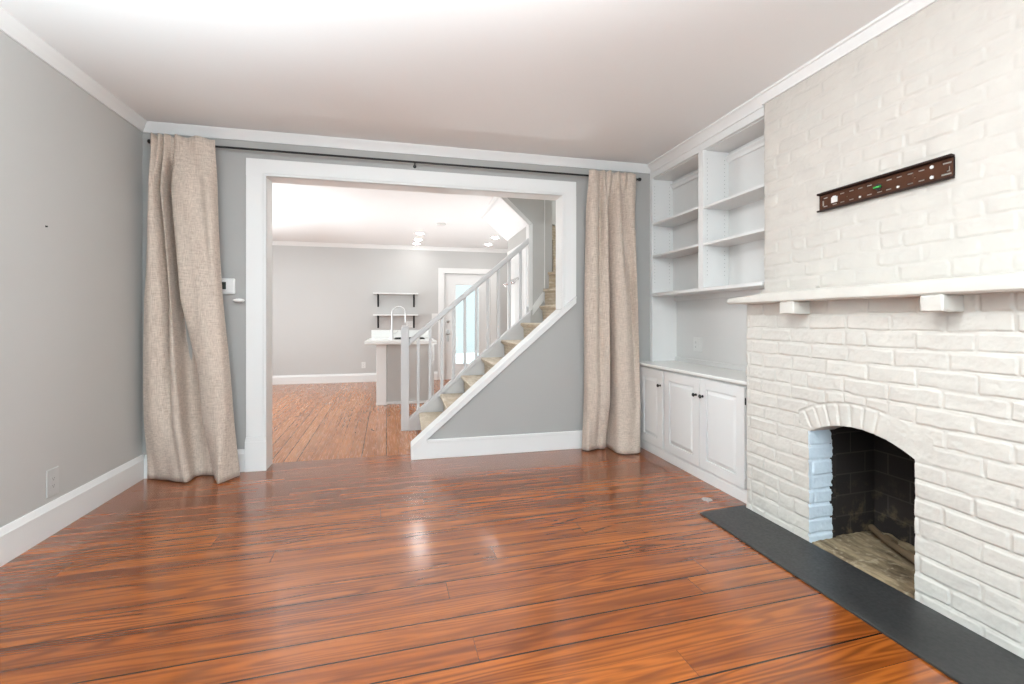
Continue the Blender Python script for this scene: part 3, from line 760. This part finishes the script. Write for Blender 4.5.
cdoor(3.538, 3.925, .092, .758, 3.57, 3.93)
cdoor(3.035, 3.510, .092, .758, 3.072, 3.515)
cdoor(2.566, 3.029, .092, .758, 2.992, 2.560)
b = bmn()
prism(b, [(XC - .018, .770), (XC - .03, .776), (XC - .034, .783), (XC - .034, .793), (XC - .028, .80), (XR - .03, .80), (XR - .03, .770)], 'y', 2.515, YL)
tag(obj('countertop', b, M['counter'], None, .0, smooth=False), 'white painted countertop on the base cabinet beneath the bookcase', 'countertop')
outlet((XBK - .012, 3.68, .975), '-x', .12, .125, M['plastic'], 'white double outlet plate in the niche above the countertop', kind='mixed')

# ------------------------------------------------------------------ fireplace
fp = thing('fireplace', 'white painted brick fireplace with arched opening and thick mantel', 'fireplace', (2.3, 1.77, 0))
rs = np.random.RandomState(11)
def vnoise(a, b_, scale, seed):
    """bilinear value noise over two coordinate arrays"""
    r = np.random.RandomState(seed); N = 256; tab = r.rand(N, N)
    x = a / scale + 1000.5; y = b_ / scale + 1000.5
    i = np.floor(x).astype(int); j = np.floor(y).astype(int); f = x - i; g = y - j
    f = f * f * (3 - 2 * f); g = g * g * (3 - 2 * g)
    t = lambda p, q: tab[p % N, q % N]
    return (t(i, j) * (1 - f) + t(i + 1, j) * f) * (1 - g) + (t(i, j + 1) * (1 - f) + t(i + 1, j + 1) * f) * g - .5
ACY, ACZ, AR = 1.77, .1775, .4995
AY0, AY1, ASP = 1.510, 2.030, .6035
sstep = lambda x: np.clip(x, 0, 1) ** 2 * (3 - 2 * np.clip(x, 0, 1))
def brick_height(U, V, joint0, course, length, seed, depth=.0030, soft=.006, groove=.0052, arch=False, off=0.0, wav=1.0):
    """relief (m, outward) of running bond brick at coordinates U (along), V (up)"""
    Uw = U + .006 * vnoise(U, V, .11, seed + 5) * wav; Vw = V + .007 * vnoise(U, V, .19, seed + 6) * wav + .004 * vnoise(U, V, .06, seed + 16) * wav
    row = np.floor((Vw - joint0) / course).astype(int)
    fv = (Vw - joint0) / course - row
    r = np.random.RandomState(seed); tab = r.rand(997)
    jit = tab[(row * 37) % 997]
    u = (Uw + off) / length + np.where(row % 2 == 0, 0.0, .5) + .16 * (jit - .5)
    col = np.floor(u).astype(int); fu = u - col
    # the odd header pair: split a brick in two
    bid = (row * 131 + col * 17) % 997
    split = tab[(bid * 7 + 3) % 997] > .90
    fu2 = np.where(split, (fu * 2) % 1.0, fu); len2 = np.where(split, length / 2, length)
    dU = np.minimum(fu2, 1 - fu2) * len2; dV = np.minimum(fv, 1 - fv) * course
    # rounded-corner distance to the joint centre line
    m = .0035
    jm = m + .003 * vnoise(U, V, .035, seed + 9)
    a = np.maximum(0, soft + .004 - (dU - jm)); c = np.maximum(0, soft + .004 - (dV - jm))
    d = soft + .004 - np.sqrt(a * a + c * c)
    h = sstep((d) / soft)
    off_b = (tab[(bid * 3 + 1) % 997] - .5) * .003
    tilt = (tab[(bid * 5 + 2) % 997] - .5) * .005 * (fv - .5) + (tab[(bid * 11 + 4) % 997] - .5) * .004 * (fu2 - .5)
    H = h * (depth + off_b + tilt)
    # hairline crack where the paint skin breaks under each brick
    below = fv * course
    crack = np.exp(-((below - .0075) / .0026) ** 2) * sstep((vnoise(U, V, .09, seed + 21) + .32) / .3) * (dU > .006)
    crack2 = np.exp(-((fu2 * len2 - .006) / .0026) ** 2) * sstep((vnoise(U, V, .07, seed + 22) + .05) / .3) * (dV > .008)
    H = H - groove * np.maximum(crack, .6 * crack2)
    if arch:
        rr = np.hypot(U - ACY, V - ACZ); ang = np.arctan2(U - ACY, V - ACZ)
        inb = (rr < AR + .118) & (rr > AR - .02) & (np.abs(U - ACY) < .33) & (V > .628 - .03 * (U < 1.6))
        ka = (ang + .62) / (.062 / (AR + .05)); fa = ka - np.floor(ka)
        dA = np.minimum(fa, 1 - fa) * .062; dR = np.minimum(np.minimum(AR + .112 - rr, rr - AR + .012), .05)
        # the right part of the arch is plastered over smooth
        vis = sstep((U - 1.60) / .06)
        a = np.maximum(0, .012 - (dA - .003)); c = np.maximum(0, .012 - (dR - .003))
        hh = sstep((.012 - np.sqrt(a * a + c * c)) / .008)
        ha = .0045 * (hh * vis + (1 - vis) * .75) - .0015
        H = np.where(inb, ha, H)
    H = H + .0024 * vnoise(U, V, .045, seed + 1) + .0018 * vnoise(U, V, .017, seed + 2) + .0009 * vnoise(U, V, .007, seed + 3)
    return H

def relief_mesh(name, us, vs, place, H, mat, parent, keep=None, label=None):
    nu, nv = len(us), len(vs)
    U, V = np.meshgrid(us, vs, indexing='ij')
    P = place(U, V, H).reshape(-1, 3)
    idx = np.arange(nu * nv).reshape(nu, nv)
    q = np.stack([idx[:-1, :-1], idx[1:, :-1], idx[1:, 1:], idx[:-1, 1:]], -1)
    if keep is not None: q = q[keep]
    q = q.reshape(-1, 4)
    me = bpy.data.meshes.new(name)
    me.vertices.add(len(P)); me.vertices.foreach_set('co', P.astype(np.float32).ravel())
    me.loops.add(q.size); me.loops.foreach_set('vertex_index', q.astype(np.int32).ravel())
    me.polygons.add(len(q)); me.polygons.foreach_set('loop_start', np.arange(0, q.size, 4, dtype=np.int32))
    me.polygons.foreach_set('use_smooth', np.ones(len(q), bool))
    me.update(calc_edges=True); me.validate()
    bm = bmesh.new(); bm.from_mesh(me)
    loose = [v for v in bm.verts if not v.link_faces]
    bmesh.ops.delete(bm, geom=loose, context='VERTS')
    bm.to_mesh(me); bm.free()
    me.materials.append(mat)
    o = bpy.data.objects.new(name, me); C.objects.link(o)
    if parent:
        o.parent = parent; o.matrix_parent_inverse = Matrix.Translation(parent.location).inverted()
    return o
XB, XU = 2.125, 2.328
YFL, YFR = 2.505, 1.035            # lower breast, left and right ends
st_ = .0037
# lower breast: front face with two return sides (u runs round the corner)
def front_lower():
    ys = np.unique(np.concatenate([np.arange(YFR, AY0, st_), [AY0], np.arange(AY0 + st_, AY1 - st_ / 2, st_), [AY1], np.arange(AY1 + st_, YFL, st_), [YFL]]))
    zs_ = np.unique(np.concatenate([np.arange(0, 1.301, st_), [1.302]]))
    U, V = np.meshgrid(ys, zs_, indexing='ij')
    H = brick_height(U, V, 1.226 - .0787 * 20, .0787, .214, 3, arch=True)
    arch_z = ACZ + np.sqrt(np.maximum(0, AR ** 2 - (ys - ACY) ** 2))
    Vz = V.copy(); keep = np.ones((len(ys) - 1, len(zs_) - 1), bool)
    inside = (ys >= AY0 - 1e-6) & (ys <= AY1 + 1e-6)
    for i in range(len(ys)):
        if not inside[i]: continue
        j = np.searchsorted(zs_, arch_z[i])      # first row above the arch
        Vz[i, j - 1] = arch_z[i]; 
    for i in range(len(ys) - 1):
        if inside[i] and inside[i + 1]:
            j = min(np.searchsorted(zs_, arch_z[i]), np.searchsorted(zs_, arch_z[i + 1])) - 1
            keep[i, :j] = False
            for ii in (i, i + 1):
                jj = np.searchsorted(zs_, arch_z[ii]) - 1
                for j2 in range(j, jj): Vz[ii, j2] = arch_z[ii]
    # worn, uneven corners
    e = np.minimum(U - YFR, YFL - U)
    H = H - .010 * np.exp(-np.maximum(e, 0) / .006)
    Uo = U.copy()
    edge = (U > YFL - .012)
    Uo = np.where(edge, U + .010 * vnoise(V, U * 0, .05, 77) + .004 * vnoise(V, U * 0, .018, 78), U)
    place = lambda u, v, h: np.stack([XB - h, Uo, Vz], -1)
    o = relief_mesh('brick_surround', ys, zs_, place, H, M['brick'], fp, keep)
    return o
front_lower()
# core behind the relief
b = bmn()
box(b, XB + .006, XR - .001, 2.075, YFL - .004, 0, 1.298); box(b, XB + .006, XR - .001, YFR, 1.50, 0, 1.298)
box(b, XB + .20, XR - .001, 1.50, 2.075, .76, 1.298)
box(b, XB + .004, XB + .2, 1.44, 2.10, .70, 1.298)
pts = [(AY0 - .012, .60)] + [(y, ACZ + math.sqrt(AR ** 2 - (y - ACY) ** 2)) for y in np.linspace(AY0, AY1, 25)] + [(AY1 + .05, .60), (AY1 + .05, .72), (AY0 - .06, .72), (AY0 - .06, .60)]
prism(b, pts, 'x', XB + .004, XB + .16)
obj('brick_core', b, M['brick'], fp)
# jambs of the opening
def jamb():
    xs_ = np.arange(XB - .008, 2.292, .004); vs = np.arange(0, .606, .004)
    U, V = np.meshgrid(xs_, vs, indexing='ij')
    H = brick_height(U, V, 1.226 - .0787 * 20, .0787, .30, 21, depth=.004, off=.12)
    rag = 2.272 + .016 * vnoise(vs, vs * 0, .03, 5) + .012 * vnoise(vs, vs * 0, .011, 6)
    place = lambda u, v, h: np.stack([np.minimum(u, rag[None, :]), AY1 + .002 - h + .14 * np.maximum(0, u - XB) * .12, v], -1)
    relief_mesh('opening_jamb', xs_, vs, place, H, M['jamb'], fp)['label'] = 'pale blue brick jamb on the left of the opening'
    b = bmn(); box(b, 2.26, 2.30, AY1 + .004, 2.08, 0, .62); obj('jamb_core', b, M['soot'], fp)
    b = bmn(); box(b, XB + .002, 2.29, 1.49, AY0 - .001, 0, .62); obj('opening_jamb', b, M['brick'], fp)
jamb()
b = bmn()   # firebox lining: left, right, back, throat
prism(b, [(2.285, 2.050), (2.615, 2.068), (2.615, 2.08), (2.285, 2.08)], 'z', 0.004, .80)
prism(b, [(2.29, 1.495), (2.29, 1.515), (2.615, 1.56), (2.615, 1.495)], 'z', 0.004, .80)
box(b, 2.608, 2.628, 1.495, 2.08, .004, .80); box(b, 2.285, 2.628, 1.495, 2.08, .78, .80)
obj('firebox', b, M['soot'], fp)
us = np.arange(XB + .0, 2.612, .008); vs = np.arange(1.505, 2.06, .008)
U, V = np.meshgrid(us, vs, indexing='ij')
Hh = .010 + .010 * vnoise(U, V, .08, 41) + .006 * vnoise(U, V, .02, 42) + .014 * np.clip((U - 2.53) / .08, 0, 1) ** 2 * (.5 + vnoise(U, V, .05, 43))
Hh = np.where(U < XB + .012, .004, Hh)
relief_mesh('firebox_floor', us, vs, lambda u, v, h: np.stack([u, v, h], -1), Hh, M['ash'], fp)['label'] = 'ash stained firebox floor'
# mantel and supporting bricks
def mantel():
    ys = np.concatenate([[2.552, 2.544], np.arange(2.536, .96, -.02), [.955]])
    b = bmn(); rings = []
    for y in ys:
        t = np.clip((2.552 - y) / .33, 0, 1); top = 1.333 + .022 * t + .004 * float(vnoise(np.array([y]), np.array([0.]), .13, 8)[0]); botz = 1.300 - .003 * t + .004 * float(vnoise(np.array([y]), np.array([3.]), .1, 9)[0])
        e = .012 if y > 2.549 else (.004 if y > 2.54 else 0)
        xf = 2.012 + .006 * float(vnoise(np.array([y]), np.array([7.]), .15, 10)[0]) + e
        rings.append([b.verts.new(p) for p in ((2.34, y, botz), (xf + .008, y, botz + e), (xf, y, botz + .008 + e * .5), (xf - .001, y, (top + botz) / 2), (xf + .002, y, top - .008 - e * .5), (xf + .012, y, top - e), (2.34, y, top + .03))])
    for A, B in zip(rings, rings[1:]):
        for k in range(7): b.faces.new((A[k], A[(k + 1) % 7], B[(k + 1) % 7], B[k]))
    b.faces.new(rings[0]); b.faces.new(rings[-1][::-1])
    obj('mantel_shelf', b, M['brick'], fp, smooth=True)
mantel()
for y0, y1 in ((2.03, 2.125), (1.335, 1.418)):
    b = bmn(); box(b, 2.016, XB + .01, y0, y1, 1.231, 1.297)
    bmesh.ops.subdivide_edges(b, edges=b.edges[:], cuts=4, use_grid_fill=True)
    for v in b.verts:
        v.co += Vector((random.uniform(-1, 1), random.uniform(-1, 1), random.uniform(-1, 1))) * .0022
    obj('mantel_bracket', b, M['brick'], fp, .006, True, label='projecting painted brick carrying the mantel')
# upper breast
YUL, YUR = 2.582, .96
def upper():
    ys = np.unique(np.concatenate([np.arange(YUR, YUL, .0052), [YUL]])); zs_ = np.unique(np.concatenate([np.arange(1.30, CZ - .001, .0052), [CZ - .001]]))
    U, V = np.meshgrid(ys, zs_, indexing='ij')
    H = brick_height(U, V, 1.226 - .0787 * 20, .0787, .214, 9, depth=.0024, soft=.010, groove=.0026, wav=1.3)
    e = YUL - U
    H = H - .008 * np.exp(-np.maximum(e, 0) / .006)
    Uo = np.where(U > YUL - .012, U + .008 * vnoise(V, U * 0, .05, 87) + .004 * vnoise(V, U * 0, .02, 88), U)
    relief_mesh('chimney_breast', ys, zs_, lambda u, v, h: np.stack([XU - h, Uo, v], -1), H, M['brick_up'], fp)
    b = bmn(); box(b, XU + .006, XR - .001, YUR, YUL - .003, 1.288, CZ - .001); obj('chimney_core', b, M['brick_up'], fp)
upper()
b = bmn(); box(b, 2.302, XU + .004, 2.16, 2.578, 1.365, 1.395); obj('ledger_strip', b, M['brick_up'], fp, .004)
b = bmn()
prism(b, [(XU + .004, CZ - .066), (XU - .014, CZ - .064), (XU - .018, CZ - .05), (XU - .036, CZ - .03), (XU - .04, CZ - .018), (XU - .052, CZ - .014), (XU - .052, CZ), (XU + .004, CZ)], 'y', YUR, 2.59)
struct('trim_10', b, M['trim'], 'white crown moulding at the top of the painted chimney breast', 'moulding', smooth=True)
# hearth slab
b = bmn()
prism(b, [(1.782, YFR), (2.122, YFR), (2.122, 2.50), (2.15, 2.535), (1.785, 2.500)], 'z', 0.0005, .010)
hs = tag(obj('hearth_slab', b, M['slate'], None, .003), 'dark slate hearth slab on the floor before the fireplace', 'hearth')
gp = thing('gas_pipe', 'old rusty gas pipe lying at the back of the firebox', 'pipe', (2.45, 1.8, .03))
M['rust'] = plain('rusty_iron', (.13, .085, .045), .8)
b = bmn(); tube(b, [(2.54, 2.03, .045), (2.47, 1.90, .042), (2.40, 1.70, .042), (2.34, 1.53, .042)], .017, 14); obj('pipe', b, M['rust'], gp, smooth=True)
for t in (.25, .62):
    p0 = Vector((2.52, 1.99, .044)).lerp(Vector((2.35, 1.56, .042)), t); d = (Vector((2.35, 1.56, .042)) - Vector((2.52, 1.99, .044))).normalized()
    b = bmn(); tube(b, [p0 - d * .03, p0 + d * .03], .022, 14); obj('coupling', b, M['rust'], gp, smooth=True)
b = bmn(); lathe(b, [(.034, 0), (.034, .003), (.026, .006), (.014, .004), (.012, .002), (.001, .002)], axis_m((1.972, 2.68, .0003), (0, 0, 1)), 24)
tag(obj('floor_escutcheon', b, M['chrome'], smooth=True), 'small round metal key cover in the floor by the cabinet', 'floor fitting')

# television bracket on the chimney breast
tv = thing('wall_mount_rail', 'dark brown slotted steel mounting rail on the upper chimney breast', 'wall mount', (XU, 1.805, 1.86))
def rail():
    xp = XU - .007; XF = XU - .030; kk = (XU - .007) / (XU - .03)
    f_ = lambda y: y * kk
    g_ = lambda z: 1.2 + (z - 1.2) * kk
    ya, yc, za, zb = 1.478, 2.132, 1.818, 1.898
    holes = []
    top = [2.095, 1.995, 1.943, 1.895, 1.847, 1.75, 1.703, 1.654, 1.607]
    bot = [2.095, 2.039, 1.995, 1.943, 1.847, 1.796, 1.752, 1.654, 1.607]
    for y in top: holes.append((y - .013, y + .013, 1.8765, 1.8825))
    for y in bot: holes.append((y - .013, y + .013, 1.8305, 1.8365))
    holes += [(1.488, 1.522, 1.8765, 1.8835), (1.488, 1.528, 1.8285, 1.8365), (2.104, 2.115, 1.838, 1.868), (1.494, 1.500, 1.842, 1.866), (1.493, 1.508, 1.842, 1.848)]
    holes += [(1.555, 1.571, 1.874, 1.887), (1.555, 1.571, 1.828, 1.841), (1.700, 1.716, 1.829, 1.838), (1.888, 1.902, 1.829, 1.840), (1.631, 1.637, 1.852, 1.858), (1.9645, 1.970, 1.852, 1.858)]
    holes = [(f_(a), f_(b2), g_(c), g_(d)) for a, b2, c, d in holes]; ya, yc, za, zb = f_(ya), f_(yc), g_(za), g_(zb)
    Y = sorted({ya, yc} | {h[0] for h in holes} | {h[1] for h in holes}); Zs = sorted({za, zb} | {h[2] for h in holes} | {h[3] for h in holes})
    b = bmn(); V = {}
    def vv(y, z):
        if (y, z) not in V: V[(y, z)] = b.verts.new((xp, y, z))
        return V[(y, z)]
    for i in range(len(Y) - 1):
        for j in range(len(Zs) - 1):
            cy, cz = (Y[i] + Y[i + 1]) / 2, (Zs[j] + Zs[j + 1]) / 2
            if any(h[0] < cy < h[1] and h[2] < cz < h[3] for h in holes): continue
            b.faces.new((vv(Y[i], Zs[j]), vv(Y[i + 1], Zs[j]), vv(Y[i + 1], Zs[j + 1]), vv(Y[i], Zs[j + 1])))
    o = obj('slotted_plate', b, M['brown'], tv)
    m = o.modifiers.new('solid', 'SOLIDIFY'); m.thickness = .0025; m.offset = 0
    for nm, z0, s_ in (('upper_flange', zb, 1), ('lower_flange', za, -1)):
        b = bmn(); z1 = z0 + s_ * .004
        P = [(xp + .002, z0), (xp - .012, z0 + s_ * .001), (xp - .020, z0 + s_ * (.001 if s_ > 0 else .006)), (xp - .023, z0 + s_ * .004), (xp - .022, z0 + s_ * .012), (xp - .016, z0 + s_ * .013), (XU - .004, z0 + s_ * .010)]
        prism(b, P, 'y', ya, yc)
        obj(nm, b, M['darkbrown'], tv, .001)
    for y in (ya, yc - .004):
        b = bmn(); box(b, xp - .002, XU - .003, y, y + .004, za, zb); obj('end_plate', b, M['darkbrown'], tv)
    b = bmn(); box(b, xp - .004, xp - .0013, f_(2.021), f_(2.057), g_(1.842), g_(1.872)); box(b, xp - .004, xp - .0013, f_(2.03), f_(2.05), g_(1.872), g_(1.878)); obj('paper_sticker', b, M['sticker'], tv)
    b = bmn(); lathe(b, [(.017, 0), (.017, .004), (.013, .006)], axis_m((xp - .0013, f_(1.80), g_(1.858)), (-1, 0, 0)), 20); lv = obj('level_window', b, M['dark'], tv)
    b = bmn(); tube(b, [(xp - .009, f_(1.784), g_(1.858)), (xp - .009, f_(1.818), g_(1.858))], .0055, 12); obj('bubble_vial', b, M['green'], lv, smooth=True, label='green bubble level vial')
    for y, z in ((1.563, 1.8805), (1.563, 1.8345)):
        b = bmn(); lathe(b, [(.0075, 0), (.008, .003), (.004, .004)], axis_m((xp - .0013, f_(y), g_(z)), (-1, 0, 0)), 14); obj('bolt_washer', b, M['sticker'], tv)
    for y, z in ((1.708, 1.833), (1.895, 1.834)):
        b = bmn(); lathe(b, [(.0055, 0), (.006, .002), (.002, .003)], axis_m((xp - .0013, f_(y), g_(z)), (-1, 0, 0)), 14); obj('screw', b, M['sticker'], tv)
rail()

# ------------------------------------------------------------------ lamps and added fill lights
px, py, pz = .30, 1.12, 2.42  # stands in for an unseen ceiling light, hung low to brighten the ceiling too
cl = thing('unseen_pendant', 'unseen white glass globe pendant above the viewpoint, stand-in for a ceiling light', 'stand-in lamp', (px, py, CZ))
b = bmn(); lathe(b, [(.06, 0), (.06, .015), (.02, .03), (.001, .031)], axis_m((px, py, CZ), (0, 0, -1)), 28); obj('ceiling_rose', b, M['brass'], cl, smooth=True)
b = bmn(); tube(b, [(px, py, CZ - .03), (px, py, pz + .115)], .006, 10); obj('stem', b, M['brass'], cl, smooth=True)
b = bmn(); lathe(b, [(.12 * math.sin(PI * k / 16), -.12 * math.cos(PI * k / 16)) for k in range(17)], axis_m((px, py, pz), (0, 0, 1)), 32); obj('glass_globe', b, M['dome'], cl, smooth=True)
def area(name, loc, rot, sx, sy, power, col):
    l = bpy.data.lights.new(name, 'AREA'); l.shape = 'RECTANGLE'; l.size = sx; l.size_y = sy; l.energy = power; l.color = col
    o = bpy.data.objects.new(name, l); C.objects.link(o); o.location = loc; o.rotation_euler = rot; return o
area('daylight_window_left', (-.90, -1.31, 1.475), (PI / 2, 0, 0), 1.0, 1.35, 26, (.70, .86, 1))
area('daylight_window_right', (1.0, -1.31, 1.475), (PI / 2, 0, 0), 1.0, 1.35, 26, (.70, .86, 1))
area('daylight_side_window', (XKL + .01, 6.7, 1.475), (0, -PI / 2, 0), 1.45, 2.05, 110, (.90, .96, 1))
area('stairwell_fill', (1.9, 5.0, 4.58), (0, 0, 0), 1.0, 1.0, 40, (.95, .98, 1))  # unseen fill panel below the stairwell ceiling, added to brighten the stairs

ft = thing('fill_uplighter', 'added fill uplighter on a slim stand behind the viewpoint', 'fill light', (.15, -.75, 0))
b = bmn(); lathe(b, [(.14, 0), (.14, .015), (.03, .03), (.001, .031)], axis_m((.15, -.75, 0), (0, 0, 1)), 28); obj('base', b, M['black'], ft, smooth=True)  # invented lamp, added to throw fill light onto the front ceiling
b = bmn(); tube(b, [(.15, -.75, .03), (.15, -.75, 1.16)], .012, 12); obj('pole', b, M['black'], ft, smooth=True)
b = bmn(); lathe(b, [(.02, 1.15), (.08, 1.18), (.14, 1.24), (.165, 1.29), (.16, 1.29), (.13, 1.25), (.07, 1.195), (.001, 1.185)], axis_m((.15, -.75, 0), (0, 0, 1)), 32); obj('fill_shade', b, M['plastic'], ft, smooth=True)
l = bpy.data.lights.new('fill_spot', 'SPOT'); l.energy = 620; l.color = (.80, .93, 1); l.spot_size = math.radians(135); l.spot_blend = .6; l.shadow_soft_size = .10
lo = bpy.data.objects.new('fill_spot', l); C.objects.link(lo); lo.location = (.15, -.75, 1.32); lo.rotation_euler = (PI, 0, 0)
for dx, dy, w, lab in ((-1.35, 1.85, 185, 'added fill uplighter on a slim stand near the left wall, outside the view'),):
    clone(ft, (dx, dy, 0), lab)  # second invented lamp, fill for the ceiling and left wall
    q = l.copy(); q.energy = w
    qo = bpy.data.objects.new('fill_spot', q); C.objects.link(qo); qo.location = (.15 + dx, -.75 + dy, 1.32); qo.rotation_euler = (PI, 0, 0)
f2 = clone(ft, (-2.35, 6.85, 0), 'added fill uplighter on a slim stand hidden left of the opening in the far room')
f2['category'] = 'fill light'
l2 = l.copy(); l2.energy = 80  # third invented lamp, fill for the far room's ceiling
lo2 = bpy.data.objects.new('fill_spot', l2); C.objects.link(lo2); lo2.location = (-2.20, 6.10, 1.32); lo2.rotation_euler = (PI, 0, 0)
uc = thing('uplight_can', 'small black floor uplight standing behind the staircase', 'floor uplight', (1.16, 6.62, 0))
b = bmn(); lathe(b, [(.06, 0), (.065, .01), (.065, .11), (.058, .11), (.055, .03), (.001, .03)], axis_m((1.16, 6.62, 0), (0, 0, 1)), 24); obj('can', b, M['black'], uc, smooth=True)
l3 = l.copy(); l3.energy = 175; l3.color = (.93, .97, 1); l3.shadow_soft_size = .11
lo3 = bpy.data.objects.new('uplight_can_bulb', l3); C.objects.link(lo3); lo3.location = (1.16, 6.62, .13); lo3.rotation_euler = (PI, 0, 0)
W = bpy.data.worlds.new('world'); S.world = W; W.use_nodes = True
bg = W.node_tree.nodes['Background']; bg.inputs[0].default_value = (.86, .95, 1, 1); bg.inputs[1].default_value = 2.2
